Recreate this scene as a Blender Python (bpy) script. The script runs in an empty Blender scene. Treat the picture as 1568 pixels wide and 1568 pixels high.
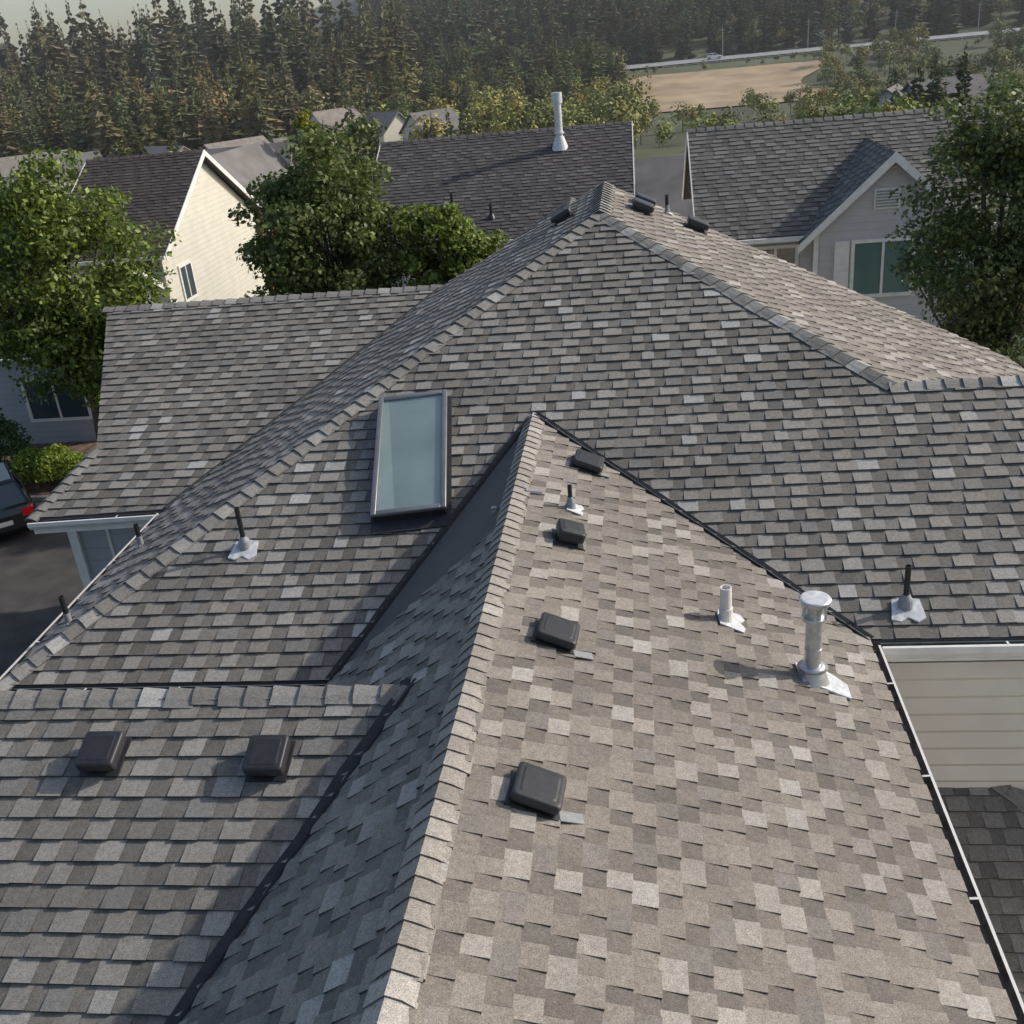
import bpy, math, random
import numpy as np
from mathutils import Vector, Matrix
random.seed(7)
RNG=np.random.default_rng(11)
scene=bpy.context.scene
H=11.0
# ------------------------------------------------------------------ helpers
def link(o):
    scene.collection.objects.link(o); return o
def empty(name,loc=(0,0,0)):
    e=bpy.data.objects.new(name,None); e.empty_display_size=.3; e.location=loc; return link(e)
def parent(o,p):
    o.parent=p; return o
def mesh_obj(name,verts,faces,mat=None,par=None,cols=None,smooth=False):
    me=bpy.data.meshes.new(name)
    me.from_pydata([tuple(v) for v in verts],[],[tuple(f) for f in faces])
    if cols is not None:
        at=me.color_attributes.new('Col','FLOAT_COLOR','CORNER')
        n=np.array([len(f) for f in faces]); c=np.repeat(np.array(cols,dtype=np.float32),n,axis=0)
        c=np.concatenate([c,np.ones((len(c),1),dtype=np.float32)],1)
        at.data.foreach_set('color',c.ravel())
    if smooth:
        me.polygons.foreach_set('use_smooth',[True]*len(me.polygons))
    if mat: me.materials.append(mat)
    me.update()
    o=link(bpy.data.objects.new(name,me))
    if par: o.parent=par
    return o
def np_mesh(name,verts,quads,cols,mat,par=None):
    me=bpy.data.meshes.new(name)
    n=len(quads)
    me.vertices.add(len(verts)); me.vertices.foreach_set('co',verts.astype(np.float32).ravel())
    me.loops.add(n*4); me.loops.foreach_set('vertex_index',quads.astype(np.int32).ravel())
    me.polygons.add(n); me.polygons.foreach_set('loop_start',np.arange(n,dtype=np.int32)*4)
    me.polygons.foreach_set('loop_total',np.full(n,4,dtype=np.int32))
    me.update(calc_edges=True)
    at=me.color_attributes.new('Col','FLOAT_COLOR','CORNER')
    c=np.repeat(cols.astype(np.float32),4,axis=0); c=np.concatenate([c,np.ones((len(c),1),dtype=np.float32)],1)
    at.data.foreach_set('color',c.ravel())
    me.materials.append(mat); me.validate()
    o=link(bpy.data.objects.new(name,me))
    if par: o.parent=par
    return o
class Geo:
    def __init__(s): s.v=[];s.f=[];s.c=[]
    def add(s,vs,fs,col=(1,1,1)):
        b=len(s.v); s.v+= [tuple(v) for v in vs]
        for f in fs: s.f.append(tuple(b+i for i in f)); s.c.append(col)
    def box(s,x0,x1,y0,y1,z0,z1,M=None,col=(1,1,1),taper=0):
        vs=[Vector(p) for p in [(x0,y0,z0),(x1,y0,z0),(x1,y1,z0),(x0,y1,z0),(x0+taper,y0+taper,z1),(x1-taper,y0+taper,z1),(x1-taper,y1-taper,z1),(x0+taper,y1-taper,z1)]]
        if M: vs=[M@v for v in vs]
        s.add(vs,[(0,3,2,1),(4,5,6,7),(0,1,5,4),(1,2,6,5),(2,3,7,6),(3,0,4,7)],col)
    def tube(s,p0,p1,r0,r1,n=12,cap=True,col=(1,1,1)):
        p0=Vector(p0);p1=Vector(p1);ax=(p1-p0).normalized()
        t=Vector((1,0,0)) if abs(ax.x)<.8 else Vector((0,1,0))
        a=ax.cross(t).normalized(); b=ax.cross(a)
        vs=[]
        for p,r in((p0,r0),(p1,r1)):
            for i in range(n):
                w=2*math.pi*i/n; vs.append(p+a*math.cos(w)*r+b*math.sin(w)*r)
        fs=[(i,(i+1)%n,n+(i+1)%n,n+i) for i in range(n)]
        if cap: fs+=[tuple(range(n))[::-1],tuple(range(n,2*n))]
        s.add(vs,fs,col)
    def obj(s,name,mat,par=None,smooth=False,col=False):
        return mesh_obj(name,s.v,s.f,mat,par,s.c if col else None,smooth)
# ------------------------------------------------------------------ materials
def scale_layer(nt,tc,cs,scale,amt,det):
    N=nt.nodes;Lk=nt.links
    n=N.new('ShaderNodeTexNoise'); n.inputs['Scale'].default_value=scale; n.inputs['Detail'].default_value=det
    Lk.new(tc.outputs['Object'],n.inputs['Vector'])
    mr=N.new('ShaderNodeMapRange'); mr.inputs['From Min'].default_value=.3; mr.inputs['From Max'].default_value=.7
    mr.inputs['To Min'].default_value=1-amt; mr.inputs['To Max'].default_value=1+amt
    Lk.new(n.outputs['Fac'],mr.inputs['Value'])
    vm=N.new('ShaderNodeVectorMath'); vm.operation='SCALE'
    Lk.new(cs,vm.inputs[0]); Lk.new(mr.outputs[0],vm.inputs['Scale']); return vm.outputs[0]
def mat(name,col=(.5,.5,.5),rough=.7,metal=0,noise=0,nscale=10,bump=0,bscale=50,attr=False,spec=.5,trans=0,coat=0):
    m=bpy.data.materials.new(name); m.use_nodes=True
    nt=m.node_tree; N=nt.nodes; Lk=nt.links; b=N['Principled BSDF']
    b.inputs['Roughness'].default_value=rough; b.inputs['Metallic'].default_value=metal
    b.inputs['Specular IOR Level'].default_value=spec; b.inputs['Coat Weight'].default_value=coat
    tc=N.new('ShaderNodeTexCoord')
    if attr:
        a=N.new('ShaderNodeAttribute'); a.attribute_name='Col'; cs=a.outputs['Color']
    else:
        r=N.new('ShaderNodeRGB'); r.outputs[0].default_value=(*col,1); cs=r.outputs[0]
    if noise: cs=scale_layer(nt,tc,cs,nscale,noise,4)
    Lk.new(cs,b.inputs['Base Color'])
    if bump:
        n=N.new('ShaderNodeTexNoise'); n.inputs['Scale'].default_value=bscale; n.inputs['Detail'].default_value=3
        Lk.new(tc.outputs['Object'],n.inputs['Vector'])
        bp=N.new('ShaderNodeBump'); bp.inputs['Strength'].default_value=bump; bp.inputs['Distance'].default_value=.01
        Lk.new(n.outputs['Fac'],bp.inputs['Height']); Lk.new(bp.outputs[0],b.inputs['Normal'])
    if trans:
        t=N.new('ShaderNodeBsdfTranslucent'); Lk.new(cs,t.inputs['Color'])
        mx=N.new('ShaderNodeMixShader'); mx.inputs[0].default_value=trans
        Lk.new(b.outputs[0],mx.inputs[1]); Lk.new(t.outputs[0],mx.inputs[2])
        Lk.new(mx.outputs[0],N['Material Output'].inputs['Surface'])
    return m
def shingle_mat(name,lowamt=.14):
    m=bpy.data.materials.new(name); m.use_nodes=True
    nt=m.node_tree;N=nt.nodes;Lk=nt.links;b=N['Principled BSDF']
    b.inputs['Roughness'].default_value=.85; b.inputs['Specular IOR Level'].default_value=.4
    tc=N.new('ShaderNodeTexCoord'); a=N.new('ShaderNodeAttribute'); a.attribute_name='Col'; cs=a.outputs['Color']
    for scale,amt,det in((.8,lowamt,3),(28,.14,3),(150,.42,2)):
        cs=scale_layer(nt,tc,cs,scale,amt,det)
    Lk.new(cs,b.inputs['Base Color'])
    return m
def siding_mat(name,col,spacing=.18,st=.9):
    m=mat(name,col,.6,noise=.06,nscale=2); nt=m.node_tree;N=nt.nodes;Lk=nt.links;b=N['Principled BSDF']
    tc=N.new('ShaderNodeTexCoord'); sx=N.new('ShaderNodeSeparateXYZ'); Lk.new(tc.outputs['Object'],sx.inputs[0])
    dv=N.new('ShaderNodeMath'); dv.operation='DIVIDE'; dv.inputs[1].default_value=spacing; Lk.new(sx.outputs['Z'],dv.inputs[0])
    fr=N.new('ShaderNodeMath'); fr.operation='FRACT'; Lk.new(dv.outputs[0],fr.inputs[0])
    rp=N.new('ShaderNodeMapRange'); rp.inputs['From Min'].default_value=0; rp.inputs['From Max'].default_value=.12
    Lk.new(fr.outputs[0],rp.inputs['Value'])
    sb=N.new('ShaderNodeMath'); sb.operation='SUBTRACT'; Lk.new(rp.outputs[0],sb.inputs[0]); Lk.new(fr.outputs[0],sb.inputs[1])
    bp=N.new('ShaderNodeBump'); bp.inputs['Strength'].default_value=st; bp.inputs['Distance'].default_value=.02
    Lk.new(sb.outputs[0],bp.inputs['Height']); Lk.new(bp.outputs[0],b.inputs['Normal'])
    return m
M_SH=shingle_mat('asphalt_shingle')
M_DECK=mat('roof_deck',(.10,.095,.09),.9,noise=.1,nscale=5)
M_VALLEY=mat('valley_rubber',(.026,.028,.032),.7,noise=.25,nscale=14,bump=.3,bscale=30)
M_TRIM=mat('white_trim',(.76,.74,.70),.5,noise=.08,nscale=6)
M_FASC=mat('beige_fascia',(.68,.64,.58),.5,noise=.08,nscale=6)
M_BEIGE=siding_mat('beige_siding',(.76,.69,.61),.2,.8)
M_GREYSIDE=siding_mat('grey_siding',(.52,.50,.51),.2,.5)
M_CREAM=siding_mat('cream_siding',(.62,.59,.50),.2,.35)
M_BLUEGREY=siding_mat('bluegrey_siding',(.36,.38,.41),.2,.4)
M_RED=siding_mat('red_siding',(.42,.09,.06))
M_BLACKPL=mat('black_plastic',(.030,.030,.033),.5,noise=.2,nscale=20,bump=.1,bscale=80)
M_PIPE=mat('black_abs_pipe',(.02,.02,.02),.45)
M_FLASH=mat('painted_flashing',(.60,.61,.62),.4,noise=.25,nscale=18)
M_GALV=mat('galvanised_steel',(.60,.61,.62),.35,metal=.75,noise=.15,nscale=25)
M_LEAD=mat('grey_boot',(.27,.28,.285),.55,noise=.15,nscale=25)
M_WHITEPVC=mat('white_pvc',(.74,.72,.67),.45,noise=.05)
M_BRONZE=mat('skylight_frame_metal',(.24,.245,.25),.38,metal=.5,noise=.1)
M_GUT=mat('gutter_dark',(.085,.075,.065),.7,noise=.4,nscale=9)
M_GLASS=mat('window_glass',(.05,.07,.08),.05,spec=.9)
M_ASPH=mat('asphalt',(.072,.064,.058),.9,noise=.3,nscale=1.5,bump=.3,bscale=60)
M_LEAF=mat('leaf',attr=True,rough=.5,trans=.35,spec=.4)
M_NEEDLE=mat('needles',attr=True,rough=.8,spec=.2)
M_BARK=mat('bark',(.085,.068,.055),.9,noise=.4,nscale=8,bump=.6,bscale=20)
# ------------------------------------------------------------------ shingles
def clip_poly(poly,conv):
    out=poly
    n=len(conv)
    for i in range(n):
        a=conv[i];b=conv[(i+1)%n]
        ex,ey=b[0]-a[0],b[1]-a[1]
        res=[]
        m=len(out)
        if m==0: return []
        for j in range(m):
            p=out[j];q=out[(j+1)%m]
            dp=ex*(p[1]-a[1])-ey*(p[0]-a[0]); dq=ex*(q[1]-a[1])-ey*(q[0]-a[0])
            if dp>=0: res.append(p)
            if (dp>=0)!=(dq>=0):
                t=dp/(dp-dq); res.append((p[0]+(q[0]-p[0])*t,p[1]+(q[1]-p[1])*t))
        out=res
    return out
def clip_seg(p,q,conv):
    t0,t1=0,1; n=len(conv)
    for i in range(n):
        a=conv[i];b=conv[(i+1)%n];ex,ey=b[0]-a[0],b[1]-a[1]
        dp=ex*(p[1]-a[1])-ey*(p[0]-a[0]); dq=ex*(q[1]-a[1])-ey*(q[0]-a[0])
        if dp<0 and dq<0: return None
        if dp<0: t0=max(t0,dp/(dp-dq))
        elif dq<0: t1=min(t1,dp/(dp-dq))
    if t1<=t0: return None
    return t0,t1
def KP(pal,k): return tuple([(tuple(k*v for v in c),w) for c,w in grp] for grp in pal)
PAL_SUNLIT=KP(([((.27,.238,.20),4),((.30,.266,.225),5),((.335,.30,.255),4),((.245,.222,.195),3),((.39,.358,.31),2.2),((.45,.42,.375),1.0)],  # same shingles, sunlight painted in as lighter, warmer tones for sun-facing slopes
          [((.19,.168,.141),4),((.215,.19,.16),4),((.165,.149,.13),2.5),((.25,.223,.188),2)]),.86)  # recessed tabs darkened to stand in for shadow lines
PAL_B=KP(([((.205,.191,.168),4),((.235,.219,.194),5),((.262,.245,.218),4),((.195,.188,.174),2.5),((.305,.291,.265),1.6),((.37,.358,.335),.6)],  # same shingles, painted darker for the slopes that get less sun
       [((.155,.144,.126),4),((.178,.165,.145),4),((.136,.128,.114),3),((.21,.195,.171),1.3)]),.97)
PAL_DARK=[((.095,.085,.081),4),((.11,.099,.095),4),((.125,.114,.11),3)],[((.075,.068,.065),4),((.084,.077,.074),3)]
PAL_OLD=[((.15,.143,.128),4),((.172,.163,.146),4),((.195,.186,.168),3)],[((.115,.109,.098),4),((.132,.125,.112),3)]
PAL_BROWN=[((.09,.070,.062),4),((.105,.083,.074),4)],[((.074,.058,.052),4)]
def pick(pal,rnd):
    t=rnd.random()*sum(w for _,w in pal)
    for c,w in pal:
        t-=w
        if t<=0: break
    k=1+rnd.uniform(-.07,.07); return (c[0]*k,c[1]*k,c[2]*k)
def plane_frame(zf):
    a,b,c=zf; n=Vector((-b,-c,1)).normalized()
    e1=Vector((0,0,1)).cross(n).normalized(); e2=n.cross(e1)
    return n,e1,e2
EXP=.165
def roof_face(name,zf,polys,pal,par,expo=EXP,wr=(.13,.225),thick=1.5,seed=1,m=None):
    n,e1,e2=plane_frame(zf); a,b,c=zf
    P3=[[Vector((x,y,a+b*x+c*y)) for x,y in pl] for pl in polys]
    O=P3[0][0]
    P2=[]
    for pl in P3:
        q=[((p-O).dot(e1),(p-O).dot(e2)) for p in pl]
        ar=sum(q[i][0]*q[(i+1)%len(q)][1]-q[(i+1)%len(q)][0]*q[i][1] for i in range(len(q)))
        if ar<0: q=q[::-1]
        P2.append(q)
    tmin=min(p[1] for q in P2 for p in q); tmax=max(p[1] for q in P2 for p in q)
    smin=min(p[0] for q in P2 for p in q)-.3; smax=max(p[0] for q in P2 for p in q)+.3
    g=Geo(); rnd=random.Random(seed)
    def W(s,t,h): 
        v=O+e1*s+e2*t+n*h; return (v.x,v.y,v.z)
    t=tmin
    while t<tmax:
        s=smin-rnd.random()*.3; raised=rnd.random()<.5; prev=None
        ck=rnd.uniform(.95,1.05)
        while s<smax:
            w=rnd.uniform(*wr)*(1.06 if raised else .84)
            hb=(.0165 if raised else .008)*thick+rnd.uniform(0,.0015); ht=.002
            col=pick(pal[0] if raised else pal[1],rnd); col=tuple(ck*q for q in col)
            jt=rnd.uniform(-.005,.003)
            t0=t+(jt if raised else .004); t1=t+expo+.007
            quad=[(s,t0),(s+w,t0),(s+w,t1),(s,t1)]
            hf=lambda tt:hb+(ht-hb)*(tt-t0)/expo
            for q in P2:
                cp=clip_poly(quad,q)
                if len(cp)>=3: g.add([W(p[0],p[1],hf(p[1])) for p in cp],[tuple(range(len(cp)))],col)
                sg=clip_seg((s,t0),(s+w,t0),q)
                if sg:
                    sa=s+w*sg[0]; sb=s+w*sg[1]; dk=(col[0]*.4,col[1]*.4,col[2]*.4)
                    g.add([W(sa,t0,-.001),W(sb,t0,-.001),W(sb,t0,hb),W(sa,t0,hb)],[(0,1,2,3)],dk)
                if prev is not None and abs(prev-hb)>.002:
                    sg=clip_seg((s,t0),(s,t1-.02),q)
                    if sg:
                        ta=t0+(t1-.02-t0)*sg[0]; tb=t0+(t1-.02-t0)*sg[1]
                        pf=lambda tt:prev+(ht-prev)*(tt-t0)/expo
                        g.add([W(s,ta,hf(ta)),W(s,tb,hf(tb)),W(s,tb,pf(tb)),W(s,ta,pf(ta))],[(0,1,2,3)],(col[0]*.45,col[1]*.45,col[2]*.45))
            prev=hb; s+=w; raised=not raised
            if rnd.random()<.02: raised=not raised
        t+=expo
    o=mesh_obj(name,g.v,g.f,m or M_SH,par,g.c)
    dg=Geo()
    for pl in P3:
        k=len(pl); ar=sum(pl[i].x*pl[(i+1)%k].y-pl[(i+1)%k].x*pl[i].y for i in range(k))
        if ar<0: pl=pl[::-1]
        top=[p+Vector((0,0,-.006)) for p in pl]; bot=[p+Vector((0,0,-.13)) for p in pl]
        dg.add(top+bot,[tuple(range(k)),tuple(range(2*k-1,k-1,-1))]+[(i,k+i,k+(i+1)%k,(i+1)%k) for i in range(k)])
    dg.obj(name+'_deck',M_DECK,par)
    return o
def caps(name,p0,p1,n1,n2,pal,par,expo=.20,wid=.15,seed=3,lift=.0,hh=.026):
    p0=Vector(p0);p1=Vector(p1);L=(p1-p0);ln=L.length;L.normalize()
    def side(n,other):
        d=n.cross(L).normalized()
        if d.dot(other)>0: d=-d
        return d
    d1=side(n1,n2-n1*n1.dot(n2)); d2=side(n2,n1-n2*n1.dot(n2))
    up=(n1+n2).normalized()
    g=Geo();rnd=random.Random(seed);k=int(ln/expo)+1;ex=ln/k
    for i in range(k):
        c=pick(pal,rnd)
        w=wid*rnd.uniform(.93,1.05); js=rnd.uniform(-.008,.008); sk_=rnd.uniform(-.012,.012)
        def sec(t,h):
            p=p0+L*t
            return [p+L*sk_+d1*(w+js)+n1*(h*.5+.014),p+d1*w*.5+n1*(h+.014),p+d1*.03+n1*(h+.016),p+up*(h+.02),p+d2*.03+n2*(h+.016),p+d2*w*.5+n2*(h+.014),p-L*sk_+d2*(w-js)+n2*(h*.5+.014)]
        a=sec(i*ex-.014,hh+lift); b=sec((i+1)*ex+.012,.004+lift)
        g.add(a+b,[(j,j+1,8+j,7+j) for j in range(6)],c)
        base=sec(i*ex-.014,-.006+lift)
        g.add(a+base,[(j,j+1,8+j,7+j) for j in range(6)],(c[0]*.4,c[1]*.4,c[2]*.4))
        for j in (0,6):
            aa=a[j];bb=b[j]; nn=n1 if j==0 else n2
            g.add([aa,bb,bb-nn*.02,aa-nn*.03],[(0,1,2,3)],(c[0]*.45,)*3)
    return mesh_obj(name,g.v,g.f,M_SH,par,g.c)
def valley(name,p0,p1,n1,n2,par,w=.05,h=.030):
    p0=Vector(p0);p1=Vector(p1);L=(p1-p0).normalized()
    d1=n1.cross(L).normalized(); d1=d1 if d1.z>0 else -d1
    d2=n2.cross(L).normalized(); d2=d2 if d2.z>0 else -d2
    g=Geo();rnd=random.Random(5);K=18
    rows=[]
    for i in range(K+1):
        p=p0.lerp(p1,i/K); wa=w*rnd.uniform(.8,1.2); wb=w*rnd.uniform(.8,1.2)
        rows.append([p+d1*wa+n1*.002,p+d1*wa+n1*h,p+(n1+n2)*.5*h*.8,p+d2*wb+n2*h,p+d2*wb+n2*.002])
    for i in range(K):
        g.add(rows[i]+rows[i+1],[(j,j+1,6+j,5+j) for j in range(4)])
    return g.obj(name,M_VALLEY,par)
Zp=lambda zf,x,y:zf[0]+zf[1]*x+zf[2]*y
def PT(zf,x,y): return Vector((x,y,Zp(zf,x,y)))
AR=(7-.387*1.3,-.387,0); AL=(7+.779*1.3,.779,0); B=(7-.417*11.16,0,.417)
LP=(8.61+.507*.56,.507,0); RP=(8.61-.463*.56,-.463,0); C=(6.54-.388*6.388,0,.388)
D=(5.57-.295*12.08,0,.295); E=(4.04-.417*8.6,0,.417); E2=(4.04+.417*3.1,-.417,0)
RB=(7.073+.417*11.336,0,-.417); CB=(6.54+.78*6.388,0,-.78); DB=(7.17+.4*17.5,0,-.4)
NN={k:plane_frame(v)[0] for k,v in dict(AR=AR,AL=AL,B=B,L=LP,R=RP,C=C,D=D,E=E,E2=E2,RB=RB,CB=CB,DB=DB).items()}
house=empty('shingle_roof_house')
roof_face('near_gable_right_shingles',AR,[[(-1.3,-2),(-1.3,11.16),(1.915,8.17),(1.915,-2)]],PAL_SUNLIT,house,seed=1,expo=.15,wr=(.12,.20))
roof_face('near_gable_left_shingles',AL,[[(-1.3,-2),(-1.3,11.16),(-3.07,7.85),(-4.2,7.5),(-4.2,-2)]],PAL_B,house,seed=2)
roof_face('front_slope_shingles',B,[[(-6.46,7.85),(-3.07,7.85),(-1.3,11.16),(-.56,15.02)],[(-1.3,11.16),(2.756,11.336),(-.56,15.02)],[(-1.3,11.16),(1.915,8.17),(9,8.17),(9,11.336),(2.756,11.336)]],PAL_B,house,seed=3)
roof_face('left_slope_shingles',LP,[[(-.56,15.02),(-.56,18),(-3.41,17.6),(-6.55,12.08),(-6.5,7.85)]],PAL_B,house,seed=4)
roof_face('right_slope_shingles',RP,[[(-.56,15.02),(2.756,11.336),(5.9,14.85),(5.6,16.1),(-.56,18)]],PAL_SUNLIT,house,seed=5)
roof_face('right_wing_back_shingles',RB,[[(2.756,11.336),(9,11.336),(9,14.9),(5.9,14.85)]],PAL_B,house,seed=6)
roof_face('lower_left_shingles',C,[[(-9,6.388),(-9,2.0),(-4.08,2.0),(-1.891,6.388)]],PAL_B,house,seed=7)
roof_face('lower_left_back_shingles',CB,[[(-9,6.388),(-1.891,6.388),(-2.6,7.5),(-9,7.5)]],PAL_B,house,seed=8)
roof_face('rear_left_shingles',D,[[(-3.41,17.5),(-9.63,17.5),(-8.14,13.43),(-6.55,12.08)],[(-8.14,13.43),(-8.48,11.99),(-6.55,12.08)]],PAL_B,house,seed=9,expo=.19,wr=(.15,.27))
roof_face('rear_left_back_shingles',DB,[[(-9.63,17.5),(-3.41,17.5),(-3.41,22),(-9.63,22)]],PAL_B,house,seed=10,expo=.2,wr=(.2,.4))
roof_face('garage_shingles',E,[[(1.6,8.6),(3.1,8.6),(8,3.7),(8,2),(1.6,2)]],PAL_B,house,seed=11)
roof_face('garage_side_shingles',E2,[[(3.1,8.6),(8,3.7),(8,8.6)]],PAL_B,house,seed=12)
# caps
PC=[((.20,.189,.17),3),((.228,.216,.195),4),((.26,.247,.224),3),((.32,.307,.282),1),((.40,.388,.36),.4)]
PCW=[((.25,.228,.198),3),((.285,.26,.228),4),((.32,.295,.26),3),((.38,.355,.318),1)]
caps('near_ridge_caps',(-1.3,-2,7),(-1.3,11.2,7),NN['AR'],NN['AL'],PCW,house,wid=.145,expo=.15,seed=1,hh=.018)
caps('left_hip_caps',PT(B,-6.48,7.83),PT(B,-.56,15.02),NN['B'],NN['L'],PC,house,wid=.15,seed=2)
caps('right_hip_caps',PT(B,2.756,11.336),PT(B,-.56,15.02),NN['B'],NN['R'],PC,house,wid=.15,seed=3)
caps('top_ridge_caps',(-.56,14.95,8.61),(-.56,18,8.61),NN['L'],NN['R'],PC,house,wid=.17,seed=4,expo=.24)
caps('right_ridge_caps',PT(B,2.70,11.336),PT(B,9,11.336),NN['B'],NN['RB'],PC,house,wid=.13,seed=5)
caps('lower_left_ridge_caps',(-9,6.388,6.54),(-1.86,6.388,6.54),NN['C'],NN['CB'],PC,house,wid=.15,seed=6,expo=.22)
caps('rear_left_ridge_caps',(-9.66,17.5,7.17),(-3.38,17.5,7.17),NN['D'],NN['DB'],PC,house,wid=.15,seed=7,expo=.24)
DH=(Zp(D,-8.14,13.43)+.3*8.14,.3,0)
caps('rear_left_hip_caps',PT(D,-8.5,11.97),PT(D,-8.14,13.43),NN['D'],plane_frame(DH)[0],PC,house,wid=.13,seed=8)
caps('garage_hip_caps',PT(E,8,3.7),PT(E,3.1,8.6),NN['E'],NN['E2'],PC,house,wid=.13,seed=9)
# valleys
valley('right_valley',PT(B,1.93,8.16),PT(B,-1.27,11.15),NN['B'],NN['AR'],house,w=.042)
valley('left_valley',PT(B,-3.07,7.85),PT(B,-1.33,11.1),NN['B'],NN['AL'],house,w=.045)
valley('lower_left_valley',PT(C,-4.08,2.0),PT(C,-1.86,6.45),NN['C'],NN['AL'],house,w=.065)
valley('rear_left_valley',PT(D,-6.55,12.08),PT(D,-3.41,17.5),NN['D'],NN['L'],house,w=.045)
g=Geo(); 
g.box(-1.52,-1.47,8.85,8.9,6.83,6.90); g.tube((-1.2,9.05,6.98),(-1.05,9.1,6.93),.02,.03,8); g.obj('ridge_clips',M_LEAD,house)
# walls
g=Geo()
g.box(-2.9,1.45,-1.5,11,0,5.5); g.box(-6.0,5.3,8.32,17.4,0,5.4); g.box(5.3,9,8.62,14.4,0,5.45)
g.box(1.45,5.35,8.62,9.5,0,5.62)
g.box(-8.8,-3.3,2.5,7.3,0,4.85)
g.obj('house_walls',M_BEIGE,house)
g=Geo(); g.box(-8.28,-3.5,12.5,21,0,5.38); g.box(-8.9,-8.27,15.6,21,0,5.7); g.obj('rear_wing_walls',M_BLUEGREY,house)
g=Geo(); g.box(-8.34,-8.2,12.44,12.58,0,5.36); g.box(-8.27,-6.3,12.44,12.5,5.2,5.44); 
for x in(-7.75,-7.2,-6.65): g.box(x-.02,x+.02,12.48,12.5,0,5.2)
g.box(1.6,7.7,2.4,2.5,0,1.25);g.obj('wall_trim',M_TRIM,house)
g=Geo(); g.box(1.46,9,8.59,8.618,5.42,5.60); g.obj('frieze_board',M_FASC,house)
g=Geo(); g.box(1.7,7.6,2.5,8.55,0,1.2); g.box(1.7,7.0,4.5,8.55,1.2,2.2); g.box(1.7,3.0,7.6,8.6,2.2,3.5); g.obj('garage_walls',M_BEIGE,house)
mesh_obj('rear_gable_wall',[(-3.3,17.38,5.4),(4.9,17.38,5.4),(-.56,17.38,8.4)],[(0,1,2)],M_BEIGE,house)
# gutters
def gutter(name,p0,p1,outdir,par,w=.09,dep=.10,lip=.016,straps=1.0,mlip=None,lm=None):
    p0=Vector(p0);p1=Vector(p1);o=Vector(outdir).normalized();z=Vector((0,0,1));L=(p1-p0).normalized()
    g=Geo();gi=Geo()
    prof=[(0,.0),(0,-dep),(w*.8,-dep),(w,-dep*.45),(w,.005),(w+lip,.005),(w+lip,-dep*.5),(w*.85,-dep-.006),(-.004,-dep-.006)]
    A=[p0+o*a+z*b for a,b in prof];Bq=[p1+o*a+z*b for a,b in prof]
    k=len(prof)
    gi.add(A[:5]+Bq[:5],[(i,i+1,6+i,5+i) for i in range(4)])
    g.add(A[4:]+Bq[4:],[(i,i+1,k-4+i+1,k-4+i) for i in range(k-5)])
    for P in(A,Bq): g.add(P,[tuple(range(k))])
    n=int((p1-p0).length/straps)
    for i in range(1,n+1):
        c=p0+(p1-p0)*(i/(n+.5))
        g.add([c-L*.010+z*.004,c+L*.010+z*.004,c+L*.010+o*(w+.01)+z*.008,c-L*.010+o*(w+.01)+z*.008],[(0,1,2,3)])
    gi.obj(name+'_trough',lm or M_GUT,par); g.obj(name+'_lip',mlip or M_TRIM,par)
    f=Geo(); q=[p0-o*.03,p1-o*.03]
    f.add([q[0]+z*-.01,q[1]+z*-.01,q[1]+z*-.2,q[0]+z*-.2,q[0]+z*-.01+o*.025,q[1]+z*-.01+o*.025,q[1]+z*-.2+o*.025,q[0]+z*-.2+o*.025],[(0,1,2,3),(4,5,6,7),(0,1,5,4),(2,3,7,6)])
    f.obj(name+'_fascia',M_TRIM,par)
M_TR2=mat('gutter_debris',(.16,.14,.12),.85,noise=.5,nscale=12)
gutter('right_gable_gutter',(1.93,-2,Zp(AR,1.915,0)-.015),(1.93,8.1,Zp(AR,1.915,0)-.015),(1,0,0),house,w=.055,dep=.05,lip=.020,straps=1.15,mlip=M_TRIM,lm=M_TR2)
gutter('front_right_gutter',(2.02,8.14,Zp(B,0,8.17)-.02),(9,8.14,Zp(B,0,8.17)-.02),(0,-1,0),house,w=.05,dep=.13,lip=.035,mlip=M_TRIM,lm=M_TR2)
gutter('front_left_gutter',(-6.5,7.82,Zp(B,0,7.85)-.02),(-3.12,7.82,Zp(B,0,7.85)-.02),(0,-1,0),house,w=.05)
gutter('left_gutter',(-6.52,7.8,Zp(LP,-6.5,0)-.02),(-6.58,12.0,Zp(LP,-6.55,0)-.02),(-1,0,0),house,w=.05,lip=.03,mlip=M_FASC)
gutter('rear_wing_gutter',(-8.5,11.96,Zp(D,0,12.0)-.02),(-6.6,12.04,Zp(D,0,12.0)-.0),(0,-1,0),house,w=.07,lip=.03)
# ------------------------------------------------------------------ roof fittings
def frameM(zf,x,y,rot=0):
    n,e1,e2=plane_frame(zf); c,s=math.cos(rot),math.sin(rot)
    a=e1*c+e2*s; b=e2*c-e1*s
    M=Matrix.Identity(4)
    for i in range(3): M[i][0]=a[i];M[i][1]=b[i];M[i][2]=n[i];M[i][3]=(x,y,Zp(zf,x,y))[i]
    return M
def bevel(o,w,seg=2):
    m=o.modifiers.new('bev','BEVEL'); m.width=w; m.segments=seg; m.limit_method='ANGLE'; m.angle_limit=math.radians(25)
    for p in o.data.polygons: p.use_smooth=True
    return o
def rr(s,r,z,ty=1.0,k=6,dy=0):
    pts=[]
    for cx,cy,a0 in((s-r,s*ty-r,0),(-s+r,s*ty-r,90),(-s+r,-s*ty+r,180),(s-r,-s*ty+r,270)):
        for i in range(k):
            a=math.radians(a0+90*i/(k-1)); pts.append((cx+r*math.cos(a),cy+r*math.sin(a)+dy,z))
    return pts
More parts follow.
